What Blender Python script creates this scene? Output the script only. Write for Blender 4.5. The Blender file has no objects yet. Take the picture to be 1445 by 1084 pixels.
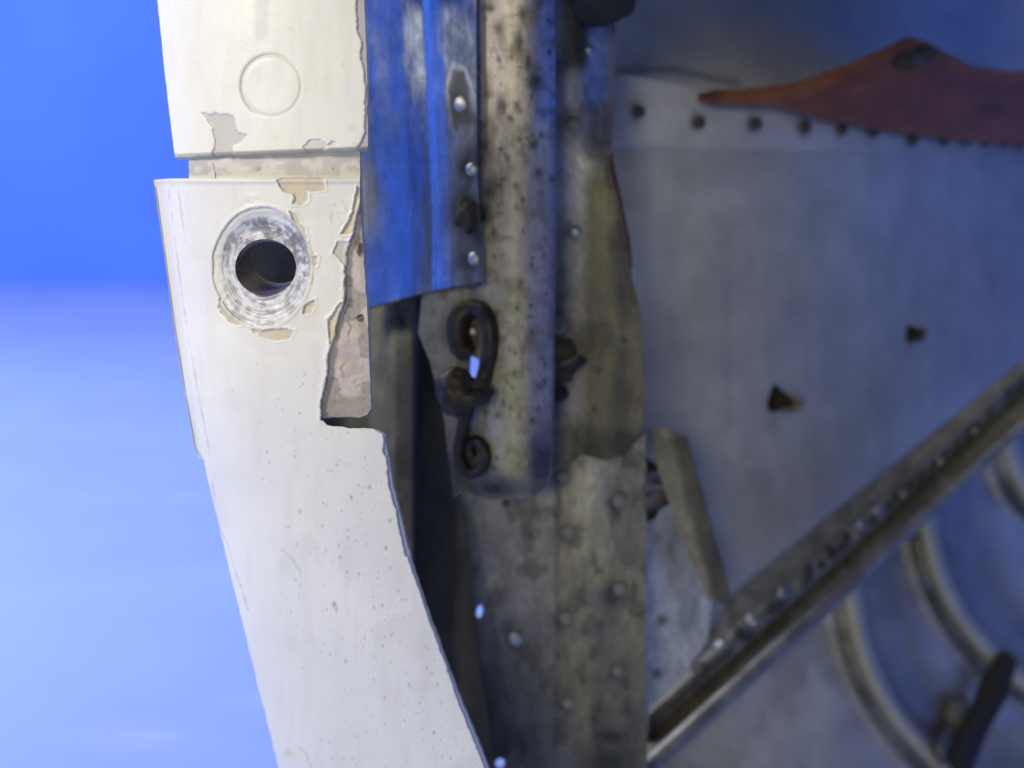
import bpy, math, random
import numpy as np
from mathutils import Vector, Matrix

random.seed(4)
scene = bpy.context.scene
COL = scene.collection

# ------------------------------------------------------------------ camera
PW, PH, FPX = 1445.0, 1084.0, 1985.0          # photograph size and focal length in its pixels
PITCH = math.radians(12.0)
CAM_H = 0.283                                 # metres above the table
cp, sp = math.cos(PITCH), math.sin(PITCH)
CAM = np.array([0.0, 0.0, CAM_H])
RIGHT = np.array([1.0, 0.0, 0.0]); FWD = np.array([0.0, cp, -sp]); UP = np.array([0.0, sp, cp])
cam = bpy.data.cameras.new("camera"); cam_o = bpy.data.objects.new("camera", cam); COL.objects.link(cam_o)
cam_o.location = CAM; cam_o.rotation_euler = (math.pi / 2 - PITCH, 0, 0)
cam.sensor_width = 36.0; cam.lens = 36.0 * FPX / PW
cam.clip_start = 0.01; cam.clip_end = 50
cam.dof.use_dof = True; cam.dof.focus_distance = 0.316; cam.dof.aperture_fstop = 9.6
scene.camera = cam_o

# ------------------------------------------------------------------ light
world = bpy.data.worlds.new("World"); scene.world = world; world.use_nodes = True
bg = world.node_tree.nodes["Background"]
bg.inputs[0].default_value = (1.0, 0.94, 0.80, 1); bg.inputs[1].default_value = 0.035

def area(name, loc, target, size, power, color):
    l = bpy.data.lights.new(name, 'AREA'); l.shape = 'DISK'; l.size = size; l.energy = power; l.color = color
    o = bpy.data.objects.new(name, l); COL.objects.link(o); o.location = loc
    o.rotation_euler = (Vector(target) - Vector(loc)).to_track_quat('-Z', 'Y').to_euler()
    return o
area("studio_lamp", (-0.84, -0.27, 0.92), (-0.06, 0.31, 0.24), 0.28, 11.6, (1.0, 0.94, 0.78))
area("ceiling_lamp", (-0.75, 0.85, 1.05), (-0.80, 1.2, 0.0), 0.7, 17.5, (1.0, 0.98, 0.94))
area("right_fill", (0.55, 0.60, 1.45), (0.75, 0.4, 0.2), 0.5, 5.0, (1.0, 0.97, 0.90))  # added fill to brighten the blue paper on the right
area("front_fill", (-0.30, -1.0, 0.55), (0.05, 0.4, 0.22), 0.35, 5.0, (1.0, 0.93, 0.66))  # added warm fill from the front for the interior

vs = scene.view_settings
vs.view_transform = 'Standard'; vs.look = 'None'; vs.gamma = 1.0; vs.exposure = 0.0; vs.use_curve_mapping = False

# ------------------------------------------------------------------ tools
def W(px, py, d):
    """a photograph pixel at a real distance d (metres, along the lens axis) as a world point"""
    px = np.asarray(px, float); py = np.asarray(py, float); d = np.asarray(d, float)
    a = (px - PW / 2) / FPX * d; b = -(py - PH / 2) / FPX * d
    return CAM + a[..., None] * RIGHT + b[..., None] * UP + d[..., None] * FWD

def vnoise(x, y, seed=0):
    xi = np.floor(x).astype(np.int64); yi = np.floor(y).astype(np.int64)
    fx = x - xi; fy = y - yi
    fx = fx * fx * (3 - 2 * fx); fy = fy * fy * (3 - 2 * fy)
    def h(a, b):
        n = (a * 374761393 + b * 668265263 + seed * 974634777) & 0xffffffff
        n = ((n ^ (n >> 13)) * 1274126177) & 0xffffffff
        return ((n ^ (n >> 16)) & 0xffff) / 65535.0
    return (h(xi, yi) * (1 - fx) + h(xi + 1, yi) * fx) * (1 - fy) + (h(xi, yi + 1) * (1 - fx) + h(xi + 1, yi + 1) * fx) * fy

def fbm(x, y, scale, seed=0, octv=4, sy=None):
    sy = sy or scale
    t = np.zeros_like(x, dtype=float); a = 0.5; s = 0.0; k = 1.0
    for i in range(octv):
        t += a * vnoise(x / scale * k + 17.3 * i, y / sy * k + 5.1 * i, seed + i); s += a; a *= 0.5; k *= 2.03
    return t / s

def sst(a, b, x):
    t = np.clip((x - a) / (b - a), 0, 1); return t * t * (3 - 2 * t)

def poly_sdf(X, Y, P):
    """signed distance to a polygon, negative inside"""
    P = np.asarray(P, float); n = len(P)
    d2 = np.full(X.shape, 1e12); ins = np.zeros(X.shape, bool)
    for i in range(n):
        ax, ay = P[i]; bx, by = P[(i + 1) % n]
        ex, ey = bx - ax, by - ay
        t = np.clip(((X - ax) * ex + (Y - ay) * ey) / (ex * ex + ey * ey + 1e-9), 0, 1)
        d2 = np.minimum(d2, (X - ax - t * ex) ** 2 + (Y - ay - t * ey) ** 2)
        c = ((ay > Y) != (by > Y))
        if ey != 0:
            ins ^= c & (X < (bx - ax) * (Y - ay) / ey + ax)
    d = np.sqrt(d2)
    return np.where(ins, -d, d)

def line_dist(X, Y, P):
    d2 = np.full(X.shape, 1e12)
    for (ax, ay), (bx, by) in zip(P[:-1], P[1:]):
        ex, ey = bx - ax, by - ay
        t = np.clip(((X - ax) * ex + (Y - ay) * ey) / (ex * ex + ey * ey + 1e-9), 0, 1)
        d2 = np.minimum(d2, (X - ax - t * ex) ** 2 + (Y - ay - t * ey) ** 2)
    return np.sqrt(d2)

def ell(X, Y, cx, cy, rx, ry, rot=0.0):
    c, s = math.cos(rot), math.sin(rot)
    u = ((X - cx) * c + (Y - cy) * s) / rx; v = (-(X - cx) * s + (Y - cy) * c) / ry
    return (np.sqrt(u * u + v * v) - 1.0) * min(rx, ry)

def pl(x, xs, ys):
    return np.interp(x, xs, ys)

def smooth_pl(x, xs, ys):
    """smooth curve through the points"""
    xs = np.asarray(xs, float); ys = np.asarray(ys, float)
    m = np.gradient(ys, xs)
    x = np.clip(x, xs[0], xs[-1]); i = np.clip(np.searchsorted(xs, x) - 1, 0, len(xs) - 2)
    h = xs[i + 1] - xs[i]; t = (x - xs[i]) / h
    return ((2*t**3-3*t**2+1)*ys[i] + (t**3-2*t**2+t)*h*m[i] + (-2*t**3+3*t**2)*ys[i+1] + (t**3-t**2)*h*m[i+1])

WORLD = {}                                                # world matrix of each object built
def put(o, parent=None, M=None):
    COL.objects.link(o)
    M = M or Matrix.Identity(4)
    if parent is not None:
        o.parent = parent; o.matrix_parent_inverse = WORLD[parent.name].inverted()
    o.matrix_basis = M; WORLD[o.name] = M
    return o

def thing(name, label, cat, loc):
    o = bpy.data.objects.new(name, None); o.empty_display_size = 0.02
    o['label'] = label; o['category'] = cat
    return put(o, None, Matrix.Translation(Vector(loc)))

def mesh_obj(name, verts, faces, mat, parent=None, smooth=None, M=None, attrs=None):
    me = bpy.data.meshes.new(name)
    me.from_pydata(verts if isinstance(verts, list) else verts.tolist(), [], faces if isinstance(faces, list) else faces.tolist())
    if attrs:
        for k, v in attrs.items():
            if v.ndim == 2:
                a = me.color_attributes.new(k, 'FLOAT_COLOR', 'POINT')
                c = np.ones((len(v), 4), np.float32); c[:, :3] = v; a.data.foreach_set('color', c.ravel())
            else:
                a = me.attributes.new(k, 'FLOAT', 'POINT'); a.data.foreach_set('value', v.astype(np.float32))
    if smooth is not None:
        me.polygons.foreach_set('use_smooth', np.asarray(smooth, bool) if not isinstance(smooth, bool) else np.full(len(me.polygons), smooth))
    me.materials.append(mat); me.update()
    return put(bpy.data.objects.new(name, me), parent, M)

def sheet(name, box, step, sdf, depth, look, mat, parent, thick=0.0012, edge=(0, 0, 1), edge_col=None, label=None):
    """A thin sheet of metal: cut along sdf=0, shaped by depth(X,Y) in metres, with its cut edge turned back.
    look(X,Y) gives the finish of the surface: colour, roughness, metal."""
    x0, y0, x1, y1 = box
    xs = np.arange(x0, x1 + step, step); ys = np.arange(y0, y1 + step, step)
    X, Y = np.meshgrid(xs, ys); S = sdf(X, Y)
    ctr = (S[:-1, :-1] + S[1:, :-1] + S[:-1, 1:] + S[1:, 1:]) / 4
    keep = ctr < 0
    gy, gx = np.gradient(S, step)
    k = np.zeros((keep.shape[0] + 2, keep.shape[1] + 2), bool); k[1:-1, 1:-1] = keep
    nk = k[:-1, :-1].astype(int) + k[1:, :-1] + k[:-1, 1:] + k[1:, 1:]
    bnd = (nk > 0) & (nk < 4)
    g2 = gx * gx + gy * gy + 1e-6
    mv = np.clip(S, -step * 1.1, step * 1.1)
    X = np.where(bnd, X - mv * gx / np.sqrt(g2), X); Y = np.where(bnd, Y - mv * gy / np.sqrt(g2), Y)
    used = nk > 0
    idx = -np.ones(X.shape, int); idx[used] = np.arange(used.sum())
    xu, yu = X[used], Y[used]
    V = W(xu, yu, depth(xu, yu))
    F = np.stack([idx[:-1, :-1], idx[1:, :-1], idx[1:, 1:], idx[:-1, 1:]], -1)[keep]
    # cut edge
    E = np.concatenate([F[:, [0, 1]], F[:, [1, 2]], F[:, [2, 3]], F[:, [3, 0]]])
    key = np.sort(E, 1); key = key[:, 0] * (len(V) + 1) + key[:, 1]
    _, inv, cnt = np.unique(key, return_inverse=True, return_counts=True)
    E = E[cnt[inv] == 1]
    bv, binv = np.unique(E, return_inverse=True); E2 = binv.reshape(E.shape)
    ed = (edge[0] * RIGHT + edge[1] * UP + edge[2] * FWD) * thick
    n = len(V); m = len(bv)
    V2 = np.concatenate([V, V[bv], V[bv] + ed])
    F2 = np.stack([E2[:, 1] + n, E2[:, 0] + n, E2[:, 0] + n + m, E2[:, 1] + n + m], -1)
    faces = np.concatenate([F, F2])
    c, r, me = look(xu, yu)
    c = np.clip(np.stack([np.broadcast_to(q, xu.shape) for q in c], -1), 0.004, 0.9)
    r = np.broadcast_to(r, xu.shape); me = np.broadcast_to(me, xu.shape)
    ec = c[bv] if edge_col is None else np.tile(np.array(edge_col, float), (m, 1))
    at = {'finish': np.concatenate([c, ec, ec]), 'rough': np.concatenate([r, r[bv], r[bv]]), 'metal': np.concatenate([me, me[bv], me[bv]])}
    sm = np.concatenate([np.ones(len(F), bool), np.zeros(len(F2), bool)])
    o = mesh_obj(name, V2, faces, mat, parent, sm, None, at)
    if label: o['label'] = label
    return o

def tube(name, pts, rad, mat, parent, seg=10, flat=1.0, label=None, cap=True):
    """round bar through points (px, py, d); rad in metres, one value or one per point"""
    P = [np.array(W(*p)) for p in pts]
    # Catmull-Rom refinement
    Q = []; R = []
    rr = rad if isinstance(rad, (list, tuple)) else [rad] * len(P)
    for i in range(len(P) - 1):
        p0 = P[max(i - 1, 0)]; p1 = P[i]; p2 = P[i + 1]; p3 = P[min(i + 2, len(P) - 1)]
        for k in range(6):
            t = k / 6.0
            Q.append(0.5 * ((2 * p1) + (-p0 + p2) * t + (2*p0 - 5*p1 + 4*p2 - p3) * t*t + (-p0 + 3*p1 - 3*p2 + p3) * t**3))
            R.append(rr[i] * (1 - t) + rr[i + 1] * t)
    Q.append(P[-1]); R.append(rr[-1])
    V = []; F = []
    for i, q in enumerate(Q):
        tg = Q[min(i + 1, len(Q) - 1)] - Q[max(i - 1, 0)]; tg = tg / (np.linalg.norm(tg) + 1e-12)
        a = np.cross(tg, FWD); a /= np.linalg.norm(a) + 1e-12; b = np.cross(a, tg)
        for s in range(seg):
            th = 2 * math.pi * s / seg
            V.append((q + R[i] * (math.cos(th) * a + flat * math.sin(th) * b)).tolist())
    for i in range(len(Q) - 1):
        for s in range(seg):
            F.append((i*seg + s, i*seg + (s+1) % seg, (i+1)*seg + (s+1) % seg, (i+1)*seg + s))
    if cap:
        F.append(tuple(range(seg))); F.append(tuple(range((len(Q)-1)*seg, len(Q)*seg)))
    o = mesh_obj(name, V, F, mat, parent, True)
    if label: o['label'] = label
    return o

# ------------------------------------------------------------------ materials
def finish_material(name, mott=0.25, mscale=90.0, bump=0.15, bscale=900.0, spec=0.5, fine=0.1, stretch=(1, 1, 1)):
    m = bpy.data.materials.new(name); m.use_nodes = True
    nt = m.node_tree; N = nt.nodes; L = nt.links
    b = N["Principled BSDF"]; b.inputs['Specular IOR Level'].default_value = spec
    tc = N.new('ShaderNodeTexCoord'); mp = N.new('ShaderNodeMapping'); mp.inputs['Scale'].default_value = stretch
    L.new(tc.outputs['Object'], mp.inputs['Vector'])
    at = N.new('ShaderNodeAttribute'); at.attribute_name = 'finish'
    ar = N.new('ShaderNodeAttribute'); ar.attribute_name = 'rough'
    am = N.new('ShaderNodeAttribute'); am.attribute_name = 'metal'
    n1 = N.new('ShaderNodeTexNoise'); n1.inputs['Scale'].default_value = mscale; n1.inputs['Detail'].default_value = 7; n1.inputs['Roughness'].default_value = 0.65
    n2 = N.new('ShaderNodeTexNoise'); n2.inputs['Scale'].default_value = bscale; n2.inputs['Detail'].default_value = 4
    for n in (n1, n2): L.new(mp.outputs[0], n.inputs['Vector'])
    mr = N.new('ShaderNodeMapRange'); mr.inputs[1].default_value = 0.3; mr.inputs[2].default_value = 0.7
    mr.inputs[3].default_value = 1 - mott; mr.inputs[4].default_value = 1 + mott
    L.new(n1.outputs['Fac'], mr.inputs[0])
    mr2 = N.new('ShaderNodeMapRange'); mr2.inputs[1].default_value = 0.3; mr2.inputs[2].default_value = 0.7
    mr2.inputs[3].default_value = 1 - fine; mr2.inputs[4].default_value = 1 + fine
    L.new(n2.outputs['Fac'], mr2.inputs[0])
    mu = N.new('ShaderNodeMath'); mu.operation = 'MULTIPLY'; L.new(mr.outputs[0], mu.inputs[0]); L.new(mr2.outputs[0], mu.inputs[1])
    vm = N.new('ShaderNodeVectorMath'); vm.operation = 'SCALE'; L.new(at.outputs['Color'], vm.inputs[0]); L.new(mu.outputs[0], vm.inputs['Scale'])
    L.new(vm.outputs[0], b.inputs['Base Color'])
    ra = N.new('ShaderNodeMath'); ra.operation = 'MULTIPLY_ADD'; ra.inputs[1].default_value = 0.25; 
    L.new(n1.outputs['Fac'], ra.inputs[0]); L.new(ar.outputs['Fac'], ra.inputs[2])
    rs = N.new('ShaderNodeMath'); rs.operation = 'SUBTRACT'; rs.use_clamp = True; rs.inputs[1].default_value = 0.125
    L.new(ra.outputs[0], rs.inputs[0]); L.new(rs.outputs[0], b.inputs['Roughness'])
    L.new(am.outputs['Fac'], b.inputs['Metallic'])
    bp = N.new('ShaderNodeBump'); bp.inputs['Strength'].default_value = bump; bp.inputs['Distance'].default_value = 0.0004
    L.new(n2.outputs['Fac'], bp.inputs['Height']); L.new(bp.outputs[0], b.inputs['Normal'])
    return m

def plain_material(name, col, rough, metal=0.0, mott=0.3, mscale=250.0, bump=0.2, col2=None, spec=0.5):
    m = bpy.data.materials.new(name); m.use_nodes = True
    nt = m.node_tree; N = nt.nodes; L = nt.links
    b = N["Principled BSDF"]; b.inputs['Roughness'].default_value = rough; b.inputs['Metallic'].default_value = metal
    b.inputs['Specular IOR Level'].default_value = spec
    tc = N.new('ShaderNodeTexCoord')
    n1 = N.new('ShaderNodeTexNoise'); n1.inputs['Scale'].default_value = mscale; n1.inputs['Detail'].default_value = 6; n1.inputs['Roughness'].default_value = 0.65
    L.new(tc.outputs['Object'], n1.inputs['Vector'])
    cr = N.new('ShaderNodeValToRGB')
    c2 = col2 or tuple(c * (1 - mott) for c in col)
    cr.color_ramp.elements[0].position = 0.35; cr.color_ramp.elements[0].color = (*c2, 1)
    cr.color_ramp.elements[1].position = 0.62; cr.color_ramp.elements[1].color = (*col, 1)
    L.new(n1.outputs['Fac'], cr.inputs[0]); L.new(cr.outputs[0], b.inputs['Base Color'])
    bp = N.new('ShaderNodeBump'); bp.inputs['Strength'].default_value = bump; bp.inputs['Distance'].default_value = 0.0004
    L.new(n1.outputs['Fac'], bp.inputs['Height']); L.new(bp.outputs[0], b.inputs['Normal'])
    return m

M_PAINT = finish_material("aged_white_paint", 0.025, 60, 0.10, 1600, 0.45, 0.02)
M_METAL = finish_material("grimy_aluminium", 0.42, 150, 0.18, 700, 0.5, 0.16, (1, 1, 0.55))
M_CHANNEL = finish_material("stained_primer", 0.20, 120, 0.18, 700, 0.4, 0.14, (1, 1, 0.55))
M_PANEL = finish_material("dull_aluminium", 0.14, 60, 0.10, 500, 0.5, 0.06)
M_RIVET = plain_material("rivet_metal", (0.55, 0.55, 0.55), 0.42, 0.9, 0.55, 260)
M_DULLRIVET = plain_material("painted_rivet", (0.30, 0.28, 0.22), 0.55, 0.2, 0.4, 300)
M_DARKRIVET = plain_material("grimy_rivet", (0.085, 0.075, 0.058), 0.6, 0.2, 0.5, 300)
M_RUST = plain_material("rusty_wire", (0.042, 0.029, 0.022), 0.5, 0.3, 0.5, 260, 0.6, (0.014, 0.012, 0.010))
M_BLACK = plain_material("black_rubber", (0.022, 0.021, 0.020), 0.75, 0, 0.5, 200, 0.5)
M_BROWN = plain_material("brown_sealant", (0.075, 0.055, 0.032), 0.7, 0, 0.6, 200, 0.6)
M_RED = finish_material("red_silicone_rubber", 0.22, 90, 0.15, 500, 0.3, 0.08)
M_DARKMETAL = plain_material("dark_metal", (0.055, 0.052, 0.046), 0.7, 0.2, 0.5, 80, 0.3)

# ------------------------------------------------------------------ setting: blue paper on a table and a wall
def paper(name, base, rough, spec, marks):
    m = bpy.data.materials.new(name); m.use_nodes = True
    nt = m.node_tree; N = nt.nodes; L = nt.links; b = N["Principled BSDF"]
    b.inputs['Roughness'].default_value = rough; b.inputs['Specular IOR Level'].default_value = spec
    tc = N.new('ShaderNodeTexCoord')
    n1 = N.new('ShaderNodeTexNoise'); n1.inputs['Scale'].default_value = 5; n1.inputs['Detail'].default_value = 6
    L.new(tc.outputs['Object'], n1.inputs['Vector'])
    # long thin scuff marks
    mp = N.new('ShaderNodeMapping'); mp.inputs['Rotation'].default_value = (0, 0, 0.7); mp.inputs['Scale'].default_value = (5.0, 42, 1)
    L.new(tc.outputs['Object'], mp.inputs['Vector'])
    n2 = N.new('ShaderNodeTexNoise'); n2.inputs['Scale'].default_value = 1.0; n2.inputs['Detail'].default_value = 3; n2.inputs['Distortion'].default_value = 0.6
    L.new(mp.outputs[0], n2.inputs['Vector'])
    r2 = N.new('ShaderNodeMapRange'); r2.inputs[1].default_value = 0.60; r2.inputs[2].default_value = 0.78; r2.inputs[3].default_value = 0; r2.inputs[4].default_value = marks
    L.new(n2.outputs['Fac'], r2.inputs[0])
    r1 = N.new('ShaderNodeMapRange'); r1.inputs[1].default_value = 0.3; r1.inputs[2].default_value = 0.7; r1.inputs[3].default_value = 0.92; r1.inputs[4].default_value = 1.06
    L.new(n1.outputs['Fac'], r1.inputs[0])
    vm = N.new('ShaderNodeVectorMath'); vm.operation = 'SCALE'; vm.inputs[0].default_value = base; L.new(r1.outputs[0], vm.inputs['Scale'])
    mx = N.new('ShaderNodeMix'); mx.data_type = 'RGBA'; mx.inputs['B'].default_value = (0.52, 0.60, 0.82, 1)
    L.new(r2.outputs[0], mx.inputs['Factor']); L.new(vm.outputs[0], mx.inputs['A']); L.new(mx.outputs['Result'], b.inputs['Base Color'])
    return m
M_TABLE = paper("lit_blue_paper", (0.25, 0.365, 0.82), 0.5, 0.5, 0.4)  # the wall's paper, paled in colour to stand for stronger light on it
M_WALL = paper("blue_paper", (0.095, 0.240, 0.85), 0.7, 0.2, 0.0)
WALL_Y = 2.0
def grid(name, x0, x1, y0, y1, nx, ny, f, mat):
    V = [f(x0 + (x1-x0)*i/nx, y0 + (y1-y0)*j/ny) for j in range(ny+1) for i in range(nx+1)]
    F = [(j*(nx+1)+i, j*(nx+1)+i+1, (j+1)*(nx+1)+i+1, (j+1)*(nx+1)+i) for j in range(ny) for i in range(nx)]
    o = mesh_obj(name, V, F, mat, None, True); o['kind'] = 'structure'; return o
grid("table_surface", -3.0, 3.0, -1.6, WALL_Y, 12, 12, lambda x, y: (x, y, 0.0), M_TABLE)
# the paper backdrop runs round the left, the back and the right of the table, with rounded corners; unseen sides added for blue reflections
def sweep(u, z):
    x0, r, yb, yf = 1.25, 0.25, WALL_Y, -0.35
    legs = [yb - r - yf, r * math.pi / 2, 2 * (x0 - r), r * math.pi / 2, yb - r - yf]
    s = u * sum(legs)
    if s <= legs[0]: return (-x0, yf + s, z)
    s -= legs[0]
    if s <= legs[1]: a = s / r; return (-x0 + r - r * math.cos(a), yb - r + r * math.sin(a), z)
    s -= legs[1]
    if s <= legs[2]: return (-x0 + r + s, yb, z)
    s -= legs[2]
    if s <= legs[3]: a = s / r; return (x0 - r + r * math.sin(a), yb - r + r * math.cos(a), z)
    s -= legs[3]
    return (x0, yb - r - s, z)
grid("backdrop_wall", 0.0, 1.0, -0.01, 1.5, 96, 4, sweep, M_WALL)

# ------------------------------------------------------------------ the cowling
cowl = thing("engine_cowling", "white painted aircraft engine cowling with grimy riveted metal interior on blue paper", "cowling", (0.05, 0.45, 0.0))

# ---- white outer skin
LX = ([-90, 0, 100, 222, 253, 360, 470, 560, 635, 650, 705, 870, 1084, 1310], [212, 222, 232, 247, 217, 232, 247, 262, 275, 286, 300, 340, 393, 470])
RXl = ([-90, 0, 110, 210, 250, 290, 330, 380, 420, 480, 560, 603, 613, 690, 790, 880, 960, 1084, 1310], [513, 514, 518, 519, 508, 507, 511, 514, 517, 520, 523, 525, 543, 556, 580, 610, 640, 690, 800])
LXD = ([-90, 0, 240, 560, 650, 705, 870, 1084, 1310], [212, 220, 222, 262, 284, 300, 340, 393, 470])      # smooth version for the shape
RXD = ([-90, 0, 250, 613, 690, 790, 880, 960, 1084, 1310], [513, 516, 520, 541, 556, 580, 610, 640, 690, 800])
def skin_d(X, Y):
    l = pl(Y, *LXD); r = pl(Y, *RXD); u = np.clip((X - l) / (r - l), -0.2, 1.1)
    return 0.312 + 0.0125 * (1 - u) ** 2 + 0.0070 * np.exp(-np.clip(u, 0, 2) * 8.5) + 0.026 * np.clip((Y - 480) / 600, 0, 2) ** 1.6

WHITE = np.array([0.80, 0.785, 0.735]); GREY = np.array([0.47, 0.445, 0.43]); TAN = np.array([0.60, 0.49, 0.32]); LILAC = np.array([0.50, 0.465, 0.46])
def mix(c, k, m):
    return c * (1 - m[:, None]) + np.asarray(k)[None, :] * m[:, None]

def rag(X, Y, amp, sc, seed):
    return (fbm(X, Y, sc, seed, 4) - 0.5) * 2 * amp

# upper skin panel ------------------------------------------------
UP_POLY = [(212, -90), (222, 0), (232, 100), (247, 222), (300, 219), (420, 214), (519, 210), (518, 110), (514, 0), (513, -90)]
UCHIP = [(286, 160), (330, 161), (334, 175), (338, 187), (347, 192), (340, 202), (330, 206), (330, 222), (300, 222), (303, 200), (300, 185), (297, 172)]
UCHIP2 = [(428, 207), (437, 199), (452, 197), (462, 203), (470, 196), (478, 203), (455, 212), (432, 214)]
def fine(X, Y, seed): return rag(X, Y, 1.6, 5.0, seed) + rag(X, Y, 0.9, 2.4, seed + 7)
def up_masks(X, Y):
    n = rag(X, Y, 5.0, 16, 3) + fine(X, Y, 203)
    pe = pl(Y, [-90, 0, 40, 60, 80, 105, 120, 150, 185, 205, 222], [502, 503, 504, 511, 509, 514, 517, 515, 515, 507, 500])
    edge = sst(-1.2, 1.2, X - pe + rag(X, Y, 2.2, 9, 4) + fine(X, Y, 204) * 0.7)
    ch = sst(1.2, -1.2, poly_sdf(X, Y, UCHIP) + n)
    ch2 = sst(1.0, -1.0, poly_sdf(X, Y, UCHIP2) + n * 0.7)
    bot = sst(-1.5, 1, Y - pl(X, [247, 519], [221, 210]) + 4 + rag(X, Y, 3, 12, 8) * (X > 420))
    return edge, ch, ch2, bot
def up_d(X, Y):
    e, ch, ch2, bot = up_masks(X, Y)
    d = skin_d(X, Y)
    cov = np.maximum.reduce([e, ch, ch2 * 0.8])
    d = d + 0.00042 * cov - 0.00010 * (fbm(X, Y, 40, 11, 3) - 0.5)
    r = np.hypot((X - 383) / 1.0, (Y - 121) / 1.03)
    a = np.arctan2(Y - 121, X - 383)
    st = 0.10 + 0.90 * sst(-0.4, 0.7, -np.cos(a - 0.35))                     # groove shaped to fade out on its right
    d = d + st * 0.00042 * np.exp(-((r - 42) / 2.6) ** 2) - 0.00016 * sst(42, 38, r) + 0.00008 * sst(36, 8, r)
    d = d + 0.0006 * sst(-3, 0, Y - pl(X, [247, 519], [221, 210]))            # rolled lower lip
    return d
def up_look(X, Y):
    e, ch, ch2, bot = up_masks(X, Y)
    c = np.tile(WHITE, (len(X), 1)) * (1 + 0.03 * (fbm(X, Y, 70, 31, 3)[:, None] - 0.5))
    c = mix(c, [0.52, 0.55, 0.60], 0.55 * sst(14, 4, np.abs(X - 369 + rag(X, Y, 2, 20, 5))) * sst(66, 40, Y) * (0.6 + 0.8 * fbm(X, Y, 9, 6, 3, 60)))
    r = np.hypot(X - 383, (Y - 121) / 1.03); a = np.arctan2(Y - 121, X - 383)
    c = mix(c, [0.42, 0.40, 0.33], 0.55 * np.exp(-((r - 42.5) / 1.7) ** 2) * sst(-0.5, 0.4, -np.cos(a - 0.5)))  # shading on the groove's left side painted in
    c = mix(c, [0.60, 0.56, 0.47], 0.16 * sst(0.45, 0.75, fbm(X, Y, 14, 80, 5, 90)))
    c = mix(c, GREY * 1.18, ch); c = mix(c, GREY * 1.25, ch2 * 0.7); c = mix(c, LILAC * 0.95, e)
    c = mix(c, [0.46, 0.44, 0.24], bot * 0.55)
    for (x, y, s) in ((460, 110, 4), (388, 193, 5), (411, 41, 3), (497, 180, 6), (483, 92, 3), (436, 143, 3), (500, 205, 5)):
        c = mix(c, [0.66, 0.56, 0.34], 0.35 * np.exp(-(((X - x) ** 2 + (Y - y) ** 2) / s ** 2)))
    return c.T, 0.42, 0.0
up_skin = sheet("skin_panel", (208, -90, 524, 226), 1.3, lambda X, Y: poly_sdf(X, Y, UP_POLY) + rag(X, Y, 0.8, 14, 21), up_d, up_look, M_PAINT, cowl, 0.0022, (0.10, -0.15, 1), label="upper white painted skin panel with a round plug mark")

# joint strip between the two skins --------------------------------
def js_look(X, Y):
    c = np.tile(np.array([0.50, 0.47, 0.455]), (len(X), 1)) * (0.9 + 0.25 * fbm(X, Y, 30, 12, 4)[:, None])
    c = mix(c, [0.68, 0.65, 0.60], sst(0.52, 0.6, fbm(X, Y, 18, 14, 4)) * 0.7)
    c = mix(c, [0.70, 0.68, 0.62], sst(247, 249, Y + rag(X, Y, 1.5, 6, 3)))
    c = mix(c, [0.12, 0.10, 0.10], sst(1.2, 0.3, np.abs(X - 300 - 0.2 * (Y - 230) + rag(X, Y, 2, 7, 2))) * sst(229, 232, Y))
    for (x, y, s) in ((365, 239, 3), (329, 224, 3), (470, 238, 2)):
        c = mix(c, [0.2, 0.17, 0.15], 0.7 * np.exp(-(((X - x) ** 2 + (Y - y) ** 2) / s ** 2)))
    return c.T, 0.5, 0.0
JS_POLY = [(266, 190), (508, 184), (508, 280), (267, 280)]
sheet("joint_strip", (262, 184, 512, 282), 1.5, lambda X, Y: poly_sdf(X, Y, JS_POLY) + rag(X, Y, 0.7, 10, 5), lambda X, Y: skin_d(X, Y) + 0.0026 - 0.00012 * fbm(X, Y, 12, 4), js_look, M_PAINT, cowl, 0.0015)

# lower skin panel --------------------------------------------------
LOW_POLY = [(217, 254), (240, 252), (300, 252), (420, 250), (508, 249), (507, 290), (511, 330), (514, 380), (517, 420), (520, 480), (523, 560), (524, 601),
            (543, 613), (556, 690), (580, 790), (610, 880), (640, 960), (690, 1084), (800, 1310), (470, 1310), (393, 1084), (340, 870), (300, 705), (287, 651), (281, 646),
            (275, 632), (262, 560), (247, 470), (232, 360)]
SLOT = [(453, 590), (480, 588), (506, 589), (519, 585), (523, 578), (560, 578), (560, 607), (524, 605), (490, 604), (462, 600)]
RECESS = [(513, 284), (508, 298), (500, 328), (491, 356), (487, 380), (488, 405), (484, 436), (475, 466), (468, 490), (463, 520), (457, 552), (453, 594), (540, 606), (560, 500), (560, 284)]
RING = (369, 377, 69, 84)
CHIPS = [
    [(388, 254), (400, 248), (458, 248), (456, 267), (432, 270), (434, 284), (427, 290), (414, 289), (417, 272), (404, 271), (394, 266)],
    [(408, 298), (418, 300), (424, 317), (431, 321), (433, 346), (437, 362), (447, 364), (445, 375), (438, 371), (437, 396), (430, 380), (424, 335)],
    [(430, 432), (444, 423), (446, 433), (436, 441), (427, 442)],
    [(348, 461), (370, 468), (398, 464), (415, 468), (412, 478), (395, 480), (375, 476), (358, 471)],
    [(311, 424), (320, 440), (343, 459), (334, 461), (318, 450), (308, 434)],
]
EDGE_TAN = [(504, 262), (512, 266), (509, 300), (501, 328), (482, 330), (490, 314), (498, 299)]
EDGE_GREY = [(477, 342), (497, 342), (493, 356), (488, 376), (484, 372), (470, 357)]
EDGE_TAN2 = [(481, 426), (488, 430), (482, 456), (472, 490), (464, 486), (464, 452)]
rp = random.Random(9)
PITS = []
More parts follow.
